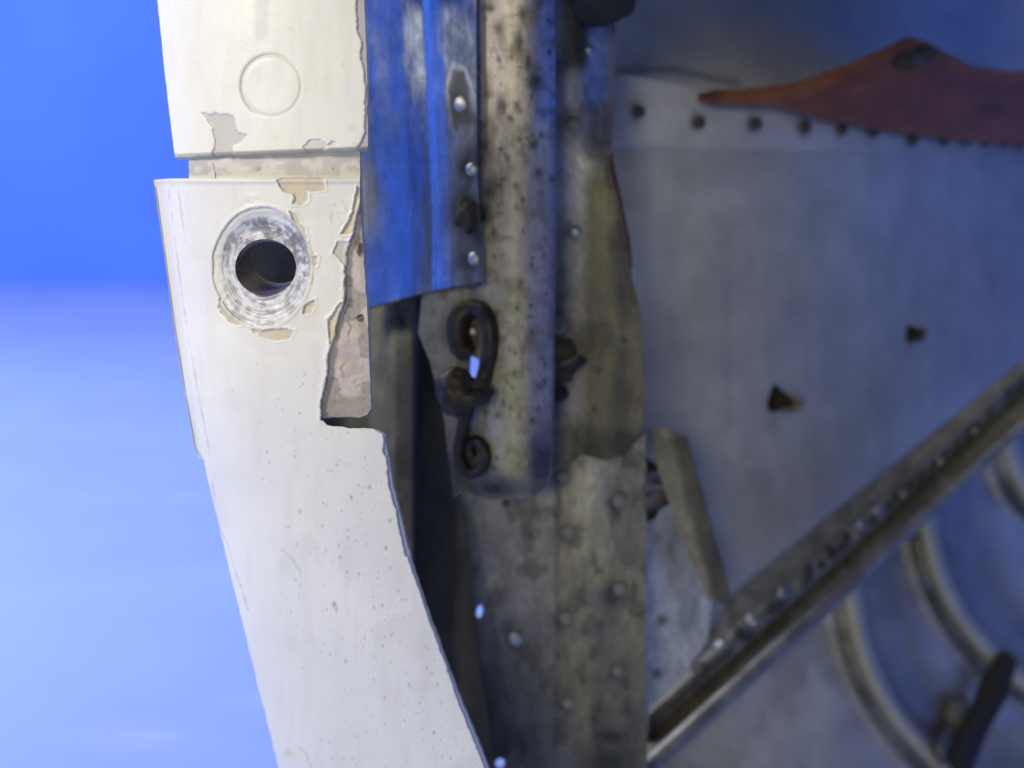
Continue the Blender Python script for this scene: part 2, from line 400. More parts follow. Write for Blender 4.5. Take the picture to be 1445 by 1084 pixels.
while len(PITS) < 300:
    y = 500 + 600 * rp.random() ** 0.8; l = np.interp(y, *LX); r = np.interp(y, *RXl)
    u = rp.random() ** 0.55; x = l + 45 + (r - l - 60) * u
    PITS.append((x, y, rp.uniform(0.55, 1.15) * (1.35 if rp.random() < 0.1 else 1), rp.uniform(0.35, 0.95)))
PITS += [(472, 853, 3.0, .9), (475, 860, 2.2, .8), (423, 722, 2.6, .6), (496, 702, 2.0, .9), (522, 688, 1.8, .9), (545, 774, 1.9, 1), (551, 735, 2, .8), (480, 786, 1.4, .7), (540, 855, 1.6, .9),
         (455, 742, 1.5, .7), (507, 810, 1.5, .8), (540, 912, 1.5, .8), (488, 933, 1.8, .8), (632, 947, 2, .9), (613, 1034, 1.8, .8), (565, 490, 0, 0)]
def recess_sdf(X, Y): return poly_sdf(X, Y, RECESS) + rag(X, Y, 3.5, 22, 44) + fine(X, Y, 206)
def low_masks(X, Y):
    o = {}
    n = rag(X, Y, 4.2, 14, 43) + fine(X, Y, 205)
    o['rec'] = sst(1.0, -1.0, recess_sdf(X, Y))
    dl = X - pl(Y, *LX)
    o['ring'] = sst(1.2, -1.2, ell(X, Y, *RING) + rag(X, Y, 2.5, 18, 45))
    ch = np.zeros_like(X)
    for p in CHIPS:
        ch = np.maximum(ch, sst(1.0, -1.0, poly_sdf(X, Y, p) + n))
    sd = np.minimum.reduce([poly_sdf(X, Y, p) for p in CHIPS + [EDGE_TAN, EDGE_TAN2, EDGE_GREY]]) + n
    o['rim'] = np.exp(-((sd - 2.2) / 1.3) ** 2); o['inrim'] = np.exp(-((sd + 2.0) / 1.6) ** 2)
    o['tan'] = np.maximum.reduce([ch, sst(1, -1, poly_sdf(X, Y, EDGE_TAN) + n * .4), sst(1, -1, poly_sdf(X, Y, EDGE_TAN2) + n * .4)])
    o['grey'] = sst(1, -1, poly_sdf(X, Y, EDGE_GREY) + n * .5)
    # bare cut edge on the right of the lower part
    br = pl(Y, *RXl) - X
    w = 2.5 + 4.0 * sst(0.45, 0.62, fbm(X, Y, 40, 47, 4)) * sst(1000, 940, Y) + 3 * sst(940, 1000, Y)
    o['cut'] = sst(1.0, -1.0, br - w + rag(X, Y, 1.2, 6, 48)) * (Y > 606)
    # thin doubler showing along the left edge
    wd = pl(Y, [250, 262, 440, 560, 650], [14, 15, 12, 12, 3])
    o['dbl'] = sst(1.0, -1.0, dl - wd + rag(X, Y, 1.3, 22, 49)) * (Y < 655)
    o['top'] = sst(2.0, -1.5, Y - 258 + rag(X, Y, 1.5, 9, 50))
    pit = np.zeros_like(X)
    for (x, y, r, a) in PITS:
        if r <= 0: continue
        m = (np.abs(X - x) < 12) & (np.abs(Y - y) < 14)
        if m.any():
            q = a * np.exp(-(((X[m] - x) / r) ** 2 + ((Y[m] - y) / (r * 1.5)) ** 2)); pit[m] = np.maximum(pit[m], q)
    o['pit'] = pit
    return o
CR1 = [(492, 430), (486, 448), (497, 462), (491, 478), (500, 492), (494, 505), (482, 520), (487, 534), (501, 541), (512, 536)]
CR2 = [(476, 548), (490, 556), (502, 548), (514, 540)]
CR3 = [(500, 520), (497, 534), (489, 545)]
CR4 = [(510, 446), (498, 452), (493, 449)]
def pr_(o): return (1 - o['rec']) * (1 - o['ring'])
def low_d(X, Y):
    o = low_masks(X, Y)
    d = skin_d(X, Y) + 0.0017 * o['rec']
    bare = np.maximum.reduce([o['tan'], o['ring'], o['grey'] * 0.6, o['cut']]) * (1 - o['rec'])
    d = d - 0.00016 * o['rim'] * pr_(o) + 0.00042 * bare - 0.00012 * (fbm(X, Y, 34, 51, 4) - 0.5)
    d = d - 0.00022 * np.exp(-((recess_sdf(X, Y) - 3) / 3.0) ** 2) * (Y > 280) * (Y < 600) - 0.00018 * np.exp(-((ell(X, Y, *RING) - 2) / 2.5) ** 2)
    d = d + 0.0009 * o['dbl'] + 0.0012 * sst(252, 249, Y) - 0.0003 * np.exp(-((Y - 256) / 3) ** 2)
    # worn dish round the bolt hole
    e = np.hypot((X - 372) / 1.0, (Y - 377) / 1.18)
    d = d + 0.0016 * sst(72, 44, e) * o['ring'] + 0.00022 * o['ring'] * (fbm(np.arctan2(Y - 377, X - 372) * 30, e, 14, 52, 3, 2.0) + fbm(X, Y, 8, 78, 3) - 1.0)
    d = d - 0.0007 * o['rec'] * fbm(X, Y, 22, 53, 4)
    cr = np.minimum.reduce([line_dist(X, Y, c) for c in (CR1, CR2, CR3, CR4)]) + rag(X + 0, Y, 2.6, 9, 54)
    d = d + 0.00015 * sst(2.0, 0.2, cr) * o['rec'] * sst(0.40, 0.55, fbm(X, Y, 15, 79, 3))
    # crazed lifting paint above the hole and near the right edge
    lift = sst(30, 5, np.hypot(X - 355, (Y - 285) * 1.5)) + sst(34, 8, np.hypot((X - 478) * 1.2, Y - 300))
    d = d - 0.0005 * lift * (fbm(X, Y, 11, 55, 4) - 0.45) * (1 - o['ring'])
    d = d + 0.00012 * o['pit']
    return d
def low_look(X, Y):
    o = low_masks(X, Y)
    c = np.tile(WHITE, (len(X), 1)) * (1 + 0.03 * (fbm(X, Y, 80, 61, 3)[:, None] - 0.5))
    c = mix(c, [0.72, 0.70, 0.69], 0.5 * sst(0.35, 0.7, fbm(X, Y, 130, 62, 3)))
    hair = np.zeros_like(X)
    for k, (a, b, q, w) in enumerate(((399, 775, 420, 800), (236, 300, 300, 660))):
        pass
    # fine crack lines along the left edge, and the doubler's painted shadow line
    for P in ([(238, 268), (252, 380), (262, 450), (278, 545), (296, 640)], [(300, 680), (308, 740), (322, 770), (330, 800), (344, 840), (350, 862)], [(252, 268), (256, 300), (262, 345)]):
        c = mix(c, [0.50, 0.46, 0.44], 0.5 * sst(1.7, 0.3, line_dist(X, Y, P) + rag(X, Y, 2, 11, 63)))
    for P in ([(398, 776), (412, 788), (424, 806), (423, 830)], [(404, 1058), (420, 1052), (432, 1064), (440, 1084)]):
        c = mix(c, [0.50, 0.51, 0.56], 0.5 * sst(2.2, 0.3, line_dist(X, Y, P) + rag(X, Y, 3, 8, 64)))
    c = mix(c, [0.55, 0.57, 0.33], 0.6 * np.exp(-(((X - 408) / 8) ** 2 + ((Y - 1064) / 4) ** 2)))
    rc = np.tile(np.array([0.50, 0.435, 0.405]), (len(X), 1)) * (0.85 + 0.3 * fbm(X, Y, 26, 65, 4)[:, None])
    rc = mix(rc, [0.33, 0.30, 0.27], sst(0.53, 0.6, fbm(X, Y, 26, 66, 4) + 0.22 * sst(400, 330, Y)))
    rc = mix(rc, [0.36, 0.31, 0.26], sst(556, 570, Y + rag(X, Y, 14, 22, 67) + (X - 490) * 0.25))
    cr = np.minimum.reduce([line_dist(X, Y, q) for q in (CR1, CR2, CR3, CR4)]) + rag(X + 0, Y, 2.6, 9, 54)
    rc = mix(rc, [0.22, 0.17, 0.13], 0.45 * sst(1.5, 0.2, cr) * sst(0.40, 0.55, fbm(X, Y, 15, 79, 3)))
    rc = mix(rc, [0.05, 0.045, 0.04], sst(7, 4, np.hypot(X - 509, Y - 449) + rag(X, Y, 2, 5, 68)))
    rc = mix(rc, [0.05, 0.045, 0.04], sst(6, 3, np.hypot((X - 508), (Y - 352) / 2.4) + rag(X, Y, 2, 5, 69)))
    c = c * (1 - o['rec'][:, None]) + rc * o['rec'][:, None]
    pr = 1 - o['rec']
    c = mix(c, TAN, o['tan'] * pr * (0.75 + 0.25 * fbm(X, Y, 14, 70, 3))); c = mix(c, GREY * 1.1, o['grey'] * pr)
    c = mix(c, [0.52, 0.47, 0.40], 0.5 * o['tan'] * pr * sst(0.5, 0.6, fbm(X, Y, 22, 71, 3)))
    c = mix(c, [0.48, 0.45, 0.42], 0.6 * o['inrim'] * o['tan'] * pr); c = mix(c, [0.84, 0.83, 0.74], 0.6 * o['rim'] * pr)
    c = mix(c, [0.60, 0.56, 0.47], 0.16 * sst(0.45, 0.75, fbm(X, Y, 14, 80, 5, 90)) * pr)
    c = mix(c, [0.62, 0.60, 0.56], 0.25 * sst(0.60, 0.72, fbm(X, Y, 60, 86, 5)) * pr)
    c = mix(c, [0.30, 0.33, 0.42], o['cut'])
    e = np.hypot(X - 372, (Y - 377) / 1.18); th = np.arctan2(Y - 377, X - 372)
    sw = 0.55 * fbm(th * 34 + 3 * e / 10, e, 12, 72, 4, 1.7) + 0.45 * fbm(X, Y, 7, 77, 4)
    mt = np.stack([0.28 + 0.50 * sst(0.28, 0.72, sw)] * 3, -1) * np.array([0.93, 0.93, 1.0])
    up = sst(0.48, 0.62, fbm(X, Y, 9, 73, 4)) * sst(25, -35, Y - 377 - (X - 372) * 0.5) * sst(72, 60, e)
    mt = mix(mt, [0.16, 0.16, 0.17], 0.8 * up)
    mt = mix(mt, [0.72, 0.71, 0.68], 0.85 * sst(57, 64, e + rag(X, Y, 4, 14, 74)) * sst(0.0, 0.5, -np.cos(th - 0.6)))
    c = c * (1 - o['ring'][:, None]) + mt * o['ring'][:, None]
    c = mix(c, [0.64, 0.60, 0.50], 0.55 * np.exp(-((ell(X, Y, *RING) - 1.5) / 2.0) ** 2) * pr)
    c = mix(c, [0.22, 0.20, 0.19], 0.75 * o['pit'])
    c = mix(c, [0.60, 0.57, 0.55], 0.35 * o['dbl']); c = mix(c, [0.62, 0.60, 0.55], 0.4 * o['top'])
    ym = np.abs(recess_sdf(X, Y) - 1.5)
    c = mix(c, [0.62, 0.59, 0.38], 0.55 * sst(2.6, 0.6, ym) * pr)
    met = 0.12 * o['ring'] + 0.35 * o['cut'] * pr
    rough = 0.45 + 0.10 * o['ring']
    return c.T, rough, met
def low_sdf(X, Y):
    s = poly_sdf(X, Y, LOW_POLY) + rag(X, Y, 1.2, 12, 75) * sst(240, 330, X)
    s = np.maximum(s, -(poly_sdf(X, Y, SLOT) + rag(X, Y, 1.5, 9, 76)))
    return np.maximum(s, -ell(X, Y, 375, 377.5, 43, 40))
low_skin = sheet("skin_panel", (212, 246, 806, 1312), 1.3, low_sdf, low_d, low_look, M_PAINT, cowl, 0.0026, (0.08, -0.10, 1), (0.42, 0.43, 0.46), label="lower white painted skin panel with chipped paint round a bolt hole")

# collar inside the bolt hole
def collar():
    V = []; F = []; n = 48
    for j in range(5):
        t = j / 4.0
        for i in range(n):
            a = 2 * math.pi * i / n
            p = W(375 + 43.2 * math.cos(a), 377.5 + 40.2 * math.sin(a), skin_d(np.array(375.), np.array(377.)) + 0.0018)
            V.append((p + FWD * 0.016 * t + UP * 0.0040 * t + RIGHT * 0.0006 * t).tolist())
    for j in range(4):
        for i in range(n):
            F.append((j*n + i, j*n + (i+1) % n, (j+1)*n + (i+1) % n, (j+1)*n + i))
    o = mesh_obj("collar", V, F, plain_material("brown_bushing", (0.30, 0.22, 0.16), 0.5, 0.3, 0.55, 200, 0.3), low_skin, True)
collar()

# the skin turning back along its left side (outside face of the cowling)
def side_return(y0, y1, parent, lx):
    ys = np.arange(y0, y1 + 8, 8.0); V = []; F = []
    prof = [(0.3, 0.0), (0.8, 0.003), (1.4, 0.007), (2.4, 0.011), (4.0, 0.015)]
    for y in ys:
        x = float(np.interp(y, *lx)); d = float(skin_d(np.array(x), np.array(y)))
        for (dx, dd) in prof:
            V.append(W(x + dx + 12 * dd / 0.024, y, d + dd + 0.0004).tolist())
    k = len(prof)
    for i in range(len(ys) - 1):
        for j in range(k - 1):
            F.append((i*k + j, (i+1)*k + j, (i+1)*k + j + 1, i*k + j + 1))
    mesh_obj("skin_return", V, F, plain_material("white_side_paint", (0.8, 0.79, 0.77), 0.45, 0, 0.03), parent, True)
side_return(-90, 214, up_skin, LX)
side_return(262, 1300, low_skin, LX)

# ------------------------------------------------------------------ rivets
def dome_mesh(name, mat, r=1.0, h=0.55, seg=14, rings=4):
    V = [(0, 0, h)]; F = []
    for j in range(1, rings + 1):
        t = j / rings * math.pi / 2
        for i in range(seg):
            a = 2 * math.pi * i / seg; V.append((r * math.sin(t) * math.cos(a), r * math.sin(t) * math.sin(a), h * math.cos(t)))
    for i in range(seg):
        F.append((0, 1 + i, 1 + (i + 1) % seg))
    for j in range(rings - 1):
        for i in range(seg):
            a = 1 + j*seg + i; b = 1 + j*seg + (i+1) % seg
            F.append((a, a + seg, b + seg, b))
    me = bpy.data.meshes.new(name); me.from_pydata(V, [], F); me.materials.append(mat)
    me.polygons.foreach_set('use_smooth', np.ones(len(F), bool)); return me
ME_BRIGHT = dome_mesh("rivet_bright", M_RIVET); ME_DULL = dome_mesh("rivet_dull", M_DULLRIVET); ME_DARK = dome_mesh("rivet_dark", M_DARKRIVET)
def rivet(px, py, depth, rpx, me, parent, squash=1.0):
    d = float(depth(np.array([float(px)]), np.array([float(py)]))[0])
    e = 3.0
    p = W(px, py, d)
    tx = W(px + e, py, depth(np.array([px + e]), np.array([float(py)]))[0]) - W(px - e, py, depth(np.array([px - e]), np.array([float(py)]))[0])
    ty = W(px, py + e, depth(np.array([float(px)]), np.array([py + e]))[0]) - W(px, py - e, depth(np.array([float(px)]), np.array([py - e]))[0])
    n = Vector(np.cross(tx, ty)).normalized()
    if n.dot(Vector(FWD)) > 0: n = -n
    s = rpx * d / FPX
    M = Matrix.Translation(Vector(p)) @ n.to_track_quat('Z', 'Y').to_matrix().to_4x4() @ Matrix.Diagonal((s, s, s * squash, 1))
    return put(bpy.data.objects.new("rivet", me), parent, M)

def grime_shade_spots(X, Y, spots, c, col, k=0.85):
    for (x, y, rx, ry) in spots:
        near = (np.abs(X - x) < 4 * rx + 4) & (np.abs(Y - y) < 4 * ry + 4)
        m = np.zeros_like(X); xn, yn = X[near], Y[near]
        m[near] = k * np.exp(-(((xn - x) / rx) ** 2 + ((yn - y) / ry) ** 2) * (0.25 + 1.5 * fbm(xn, yn, max(5.0, rx * 1.3), int(x) % 97, 3)))
        c = mix(c, col, m)
    return c

# ------------------------------------------------------------------ interior: blue-shining sheet beside the white skin
def A_d(X, Y):
    q = X - 12 * np.clip(Y, 0, 300) / 250
    return 0.388 + 0.004 * (Y - 200) / 437.0 + 0.001 * pl(q, [300, 500, 566, 584, 597, 604, 622, 642, 676, 700], [2, 1, -8.2, -10.2, -11.5, -13.8, -16.6, -18.8, -22.6, -22.6]) - 0.0009 * fbm(X, Y, 60, 81, 3, 160)
A_POLY = [(488, -95), (671, -95), (673, 230), (681, 398), (640, 404), (600, 412), (510, 437), (488, 443)]
A_RIV = [(651, 147), (666, 239), (669, 365)]
def A_look(X, Y):
    n = fbm(X, Y, 46, 82, 5, 120); q = X - 12 * np.clip(Y, 0, 300) / 250
    dirt = sst(0.56, 0.78, n + 0.22 * sst(570, 577, q) * sst(600, 595, q) + 0.16 * sst(618, 650, q) * sst(40, 160, Y) - 0.26 * sst(130, 40, Y) - 0.30 * np.exp(-((q - 609) / 11) ** 2) * sst(330, 230, Y) - 0.05 * sst(560, 520, q))
    dirt = np.maximum(dirt, 0.22 * sst(0.52, 0.72, fbm(X, Y, 20, 83, 5, 60)))
    dirt = np.maximum(dirt, 0.85 * np.exp(-(((X - 523) / 12) ** 2 + ((Y - 275) / 60) ** 2)))
    dirt = np.maximum(dirt, 0.9 * np.exp(-(((X - 655) / 26) ** 2 + ((Y - 300) / 80) ** 2)))
    c = np.tile(np.array([0.36, 0.41, 0.48]), (len(X), 1))
    c = mix(c, [0.035, 0.036, 0.040], dirt * 0.94)
    c = grime_shade_spots(X, Y, [(643, 150, 14, 20), (655, 238, 14, 16), (655, 300, 22, 28), (660, 368, 16, 18), (672, 330, 12, 30)], c, [0.03, 0.027, 0.02])
    c = mix(c, [0.30, 0.30, 0.31], 0.6 * sst(14, 5, np.abs(X - 519 - (Y - 260) * 0.06)) * sst(225, 240, Y) * sst(330, 290, Y))
    return c.T, 0.22 + 0.4 * dirt, 1.0 - 0.8 * dirt
A = sheet("reinforcing_sheet", (328, -96, 696, 490), 2.0, lambda X, Y: poly_sdf(X, Y, A_POLY), A_d, A_look, M_CHANNEL, cowl, 0.0012, (0, -0.4, 1), label="bare metal sheet shining blue beside the white skin")
for (x, y), r in zip(A_RIV, (12, 10, 10)): rivet(x, y, A_d, r, ME_BRIGHT, A)

# ------------------------------------------------------------------ interior: dark web behind the white skin
CURVE = [(600, 412), (590, 470), (606, 510), (625, 580), (632, 640), (645, 720), (655, 800), (664, 870), (668, 940), (680, 1000), (690, 1084), (700, 1300)]
CY = [p[1] for p in CURVE]; CX = [p[0] for p in CURVE]
def E_d(X, Y):
    return 0.399 + 0.011 * sst(584, 591, X) + 0.005 * sst(560, 520, X) - 0.0006 * fbm(X, Y, 50, 91, 3)
def E_look(X, Y):
    c = np.tile(np.array([0.13, 0.122, 0.088]), (len(X), 1)) * (0.7 + 0.6 * fbm(X, Y, 50, 92, 4, 140)[:, None])
    c = mix(c, [0.055, 0.05, 0.04], sst(582, 592, X)); c = mix(c, [0.06, 0.055, 0.045], 0.6 * sst(520, 640, Y))
    c = grime_shade_spots(X, Y, [(564, 456, 7, 12)], c, [0.03, 0.028, 0.02])
    c = mix(c, [0.009, 0.013, 0.030], sst(500, 470, X))  # near-black where the bolt hole shows the web, painted as shade
    return c.T, 0.55, 0.15 + 0.3 * sst(500, 470, X)
E_POLY = [(348, 280), (425, 240), (425, -95), (530, -95), (530, 380), (650, 380)] + [(CX[i] + 8, CY[i]) for i in range(1, len(CX))] + [(500, 1300), (440, 700), (348, 520)]
def E_sdf(X, Y):
    s = poly_sdf(X, Y, E_POLY)
    return s
E = sheet("web", (346, -97, 724, 1302), 3.0, E_sdf, E_d, E_look, M_METAL, cowl, 0.001, label="dark web behind the white skin, with shade painted in behind the bolt hole")
rivet(564, 457, E_d, 6, ME_DARK, E)

# ------------------------------------------------------------------ interior: pressed channel with its flange
def B_d(X, Y):
    k = sst(706, 672, Y)
    p = smooth_pl(X, [560, 640, 672, 688, 706, 728, 748, 766, 783], [0, 0, -1.5, -6.5, -10.2, -11.8, -10.8, -7.6, -2.5])
    lean = 0.010 * (Y - 300) / 400.0
    return 0.379 + lean + 0.001 * p * (0.35 + 0.65 * k) - 0.0007 * fbm(X, Y, 45, 101, 3, 120)
B_POLY = [(655, -95), (783, -95), (783, 300), (780, 560), (777, 660), (770, 688), (755, 699), (735, 702), (690, 706), (650, 692), (640, 700), (632, 640), (625, 580), (606, 510), (590, 470), (596, 410), (655, 400)]
rs = random.Random(5)
BSPOT = [(692, 12, 8, 6), (706, 148, 7, 14), (704, 40, 6, 10), (745, 90, 7, 12), (755, 115, 9, 14), (683, 206, 7, 9), (752, 205, 8, 7), (760, 245, 6, 9), (688, 272, 10, 14), (728, 262, 5, 6), (712, 150, 4, 7), (729, 149, 4, 6), (737, 20, 7, 10), (733, 60, 7, 14)]
for i in range(85):
    BSPOT.append((rs.uniform(674, 752) if i % 4 else rs.uniform(750, 780), rs.uniform(-20, 700), rs.uniform(1.0, 4.6) ** 1.0, rs.uniform(1.5, 6.0)))
def B_look(X, Y):
    n = fbm(X, Y, 30, 102, 5, 60)
    c = np.tile(np.array([0.47, 0.42, 0.33]), (len(X), 1))
    c = mix(c, [0.40, 0.38, 0.24], sst(0.42, 0.62, fbm(X, Y, 60, 103, 4)) * sst(150, 400, Y))
    c = mix(c, [0.35, 0.33, 0.32], sst(740, 752, X + rag(X, Y, 5, 40, 104)))
    c = mix(c, [0.50, 0.51, 0.53], 0.85 * sst(755, 762, X + rag(X, Y, 7, 30, 105)) * sst(260, 150, Y))
    c = mix(c, [0.40, 0.39, 0.38], sst(684, 664, X))
    c = mix(c, [0.17, 0.15, 0.10], 0.6 * sst(0.54, 0.74, n)); c = mix(c, [0.22, 0.19, 0.12], 0.5 * sst(0.52, 0.66, fbm(X, Y, 12, 106, 4)))
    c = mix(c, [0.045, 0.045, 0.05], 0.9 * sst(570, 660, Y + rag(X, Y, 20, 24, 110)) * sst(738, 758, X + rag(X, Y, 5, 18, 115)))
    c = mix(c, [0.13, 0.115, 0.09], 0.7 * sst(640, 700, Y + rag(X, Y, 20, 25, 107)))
    c = grime_shade_spots(X, Y, BSPOT, c, [0.045, 0.038, 0.024], 0.8)
    c = grime_shade_spots(X, Y, [(654, 466, 30, 48), (652, 652, 30, 46), (644, 552, 30, 40), (684, 300, 12, 24), (690, 690, 40, 16)], c, [0.03, 0.026, 0.02], 0.92)  # grime, plus the hook's shadow painted in round it
    met = 0.05 + 0.75 * sst(752, 762, X + rag(X, Y, 9, 30, 105)) * sst(200, 150, Y + rag(X, Y, 30, 30, 109)) + 0.12 * sst(684, 664, X) + 0.6 * sst(775, 780, X)
    return c.T, 0.50, met
def B_sdf(X, Y):
    s = poly_sdf(X, Y, B_POLY) + rag(X, Y, 1.0, 20, 108)
    return np.maximum(s, -poly_sdf(X, Y, [(662, 500), (675, 507), (677, 526), (669, 538), (660, 532)]))
B = sheet("channel", (575, -96, 788, 710), 1.8, B_sdf, B_d, B_look, M_CHANNEL, cowl, 0.0030, (0.15, -0.1, 1), (0.30, 0.30, 0.30), label="tan pressed channel with dark specks and a rounded lower end")
rivet(665, 469, B_d, 10, ME_BRIGHT, B); rivet(683, 302, B_d, 9, ME_DARK, B); rivet(714, 711, lambda X, Y: X * 0 + 0.387, 6, ME_DARK, B)

# ------------------------------------------------------------------ interior: column behind the channel
def C_d(X, Y):
    p = smooth_pl(X, [740, 800, 826, 840, 856, 872, 886, 910], [0, 0, -0.5, -1.6, -2.2, -2.0, -1.0, -0.6])
    lean = 0.005 * (Y / 640.0)
    return 0.398 + lean + 0.001 * p * sst(190, 300, Y) + 0.0085 * sst(806, 872, X) * sst(250, 130, Y) - 0.0006 * fbm(X, Y, 45, 111, 3)
C_POLY = [(745, -95), (868, -95), (868, 60), (866, 180), (860, 232), (873, 280), (884, 330), (892, 395), (904, 440), (909, 560), (908, 610), (884, 632), (876, 642), (850, 649), (815, 640), (795, 660), (745, 670)]
def C_look(X, Y):
    n = fbm(X, Y, 40, 112, 5, 80)
    c = np.tile(np.array([0.42, 0.42, 0.42]), (len(X), 1))
    c = mix(c, [0.25, 0.225, 0.125], sst(815, 836, X) * sst(215, 270, Y)); c = mix(c, [0.17, 0.15, 0.09], sst(862, 880, X) * sst(215, 270, Y) * sst(520, 400, Y))
    dirt = sst(0.48, 0.66, n)
    c = mix(c, [0.10, 0.09, 0.065], dirt * 0.75); c = mix(c, [0.13, 0.12, 0.075], 0.65 * sst(230, 420, Y))
    c = mix(c, [0.04, 0.036, 0.03], sst(26, 8, np.abs(X - 812)) * sst(115, 85, Y) * 0.9)  # darkness of a recess slot painted on as a band
    c = mix(c, [0.06, 0.055, 0.04], 0.9 * sst(588, 622, Y + rag(X, Y, 14, 20, 113)) * sst(800, 830, X))  # lip shadow painted in along the lower end
    c = mix(c, [0.10, 0.09, 0.06], 0.7 * np.exp(-(((X - 868) / 14) ** 2 + ((Y - 575) / 22) ** 2)))
    c = grime_shade_spots(X, Y, [(804, 172, 12, 20), (806, 327, 9, 13), (838, 578, 5, 6), (790, 460, 10, 20), (797, 515, 20, 30), (786, 556, 9, 12), (845, 523, 5, 5), (880, 480, 5, 6)], c, [0.04, 0.036, 0.026])
    met = (0.80 * sst(806, 834, X) * sst(270, 200, Y) + 0.06) * (1 - 0.6 * dirt)
    return c.T, 0.60 - 0.2 * sst(270, 200, Y) + 0.2 * dirt, met
C = sheet("column", (743, -96, 914, 674), 2.2, lambda X, Y: poly_sdf(X, Y, C_POLY) + rag(X, Y, 1.2, 26, 114), C_d, C_look, M_METAL, cowl, 0.0022, (0.15, -0.1, 1), label="olive stained column standing behind the tan channel")
rivet(833, 71, C_d, 8, ME_BRIGHT, C); rivet(810, 175, C_d, 10, ME_DULL, C); rivet(813, 327, C_d, 9, ME_BRIGHT, C)

# ------------------------------------------------------------------ interior: riveted lower plates
def D_d(X, Y):
    return 0.411 + 0.008 * ((Y - 640) / 450.0) - 0.0008 * sst(778, 792, X) - 0.0007 * fbm(X, Y, 60, 121, 3) - 0.002 * np.exp(-((X - 835) / 40) ** 2)
def D_poly():
    return [(CX[i] - 3, CY[i]) for i in range(4, len(CX))] + [(916, 1300), (913, 1000), (911, 610), (860, 590), (640, 610)]
D_RIV = [(795, 672, 9), (875, 706, 11), (802, 750, 10), (876, 830, 11), (799, 872, 10), (873, 946, 9), (802, 992, 9), (729, 901, 11), (757, 752, 6)]
def D_look(X, Y):
    n = fbm(X, Y, 70, 122, 5, 110)
    c = np.tile(np.array([0.25, 0.242, 0.225]), (len(X), 1))
    c = mix(c, [0.32, 0.30, 0.19], sst(770, 800, X + rag(X, Y, 14, 60, 125)))
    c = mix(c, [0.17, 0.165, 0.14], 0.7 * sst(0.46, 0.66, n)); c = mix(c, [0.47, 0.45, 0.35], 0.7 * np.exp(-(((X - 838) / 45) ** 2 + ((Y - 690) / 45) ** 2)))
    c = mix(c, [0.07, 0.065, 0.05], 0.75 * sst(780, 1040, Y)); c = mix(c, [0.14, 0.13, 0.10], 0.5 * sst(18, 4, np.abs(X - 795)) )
    c = grime_shade_spots(X, Y, [(x - 6, y + 3, r * 1.2, r * 1.4) for (x, y, r) in D_RIV], c, [0.05, 0.045, 0.03], 0.75)
    c = grime_shade_spots(X, Y, [(860, 1040, 18, 9), (860, 1075, 40, 22), (712, 1045, 8, 30), (738, 1055, 7, 14)], c, [0.03, 0.027, 0.02], 0.9)
    c = mix(c, [0.06, 0.055, 0.04], 0.6 * sst(0.56, 0.68, fbm(X, Y, 24, 126, 5, 40)))
    return c.T, 0.5, 0.22
def D_sdf(X, Y):
    s = poly_sdf(X, Y, D_poly()) + rag(X, Y, 1.0, 30, 123)
    s = np.maximum(s, -ell(X, Y, 677, 864, 4.5, 10, 0.1)); return np.maximum(s, -ell(X, Y, 706, 1078, 7, 8))
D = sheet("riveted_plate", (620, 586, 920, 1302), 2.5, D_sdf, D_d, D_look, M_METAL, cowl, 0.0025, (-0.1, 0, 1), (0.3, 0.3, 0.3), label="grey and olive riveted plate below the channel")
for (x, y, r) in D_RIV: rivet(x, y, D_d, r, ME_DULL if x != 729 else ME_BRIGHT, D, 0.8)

# ------------------------------------------------------------------ far panels
def F_d(X, Y):
    q = np.clip((X - 860) / 600.0, 0, 1.3)
    return 0.458 + 0.006 * q + 0.088 * q ** 2 + 0.034 * (Y - 200) / 700.0 + 0.0022 * (fbm(np.asarray(X, float), np.asarray(Y, float), 170, 133, 3) - 0.5)
TRI = [[(1092, 540), (1124, 567), (1116, 577), (1086, 583), (1081, 570)], [(1281, 456), (1301, 468), (1299, 477), (1281, 486), (1277, 478)]]
F_POLY = [(775, 150), (1720, 150), (1720, 380), (1060, 930), (900, 1040), (775, 1040)]
def F_look(X, Y):
    c = np.tile(np.array([0.44, 0.425, 0.365]), (len(X), 1)) * (0.72 + 0.5 * fbm(X, Y, 120, 131, 6)[:, None]) * (0.9 + 0.2 * fbm(X, Y, 16, 134, 4, 130)[:, None])
    c = mix(c, [0.62, 0.60, 0.55], 0.6 * np.exp(-(((X - 1030 - (Y - 780) * 0.3) / 26) ** 2 + ((Y - 780) / 60) ** 2)))
    c = mix(c, [0.16, 0.15, 0.13], 0.6 * sst(6, 2, line_dist(X, Y, [(1036, 842), (1445, 522)]) + rag(X, Y, 2, 20, 132)))
    c = grime_shade_spots(X, Y, [(1090, 600, 10, 26), (1282, 490, 6, 14)], c, [0.25, 0.25, 0.22], 0.4)
    c = grime_shade_spots(X, Y, [(1058, 655, 5, 5), (1080, 620, 4, 4)], c, [0.62, 0.62, 0.62], 0.5)
    return c.T, 0.42, 0.14 + 0.52 * sst(980, 1350, X)
def F_sdf(X, Y):
    s = poly_sdf(X, Y, F_POLY)
    for t in TRI: s = np.maximum(s, -poly_sdf(X, Y, t))
    return s
Fp = sheet("inner_panel", (773, 148, 1722, 1042), 2.8, F_sdf, F_d, F_look, M_PANEL, cowl, 0.0015, label="large dull grey inner panel with two triangular holes")
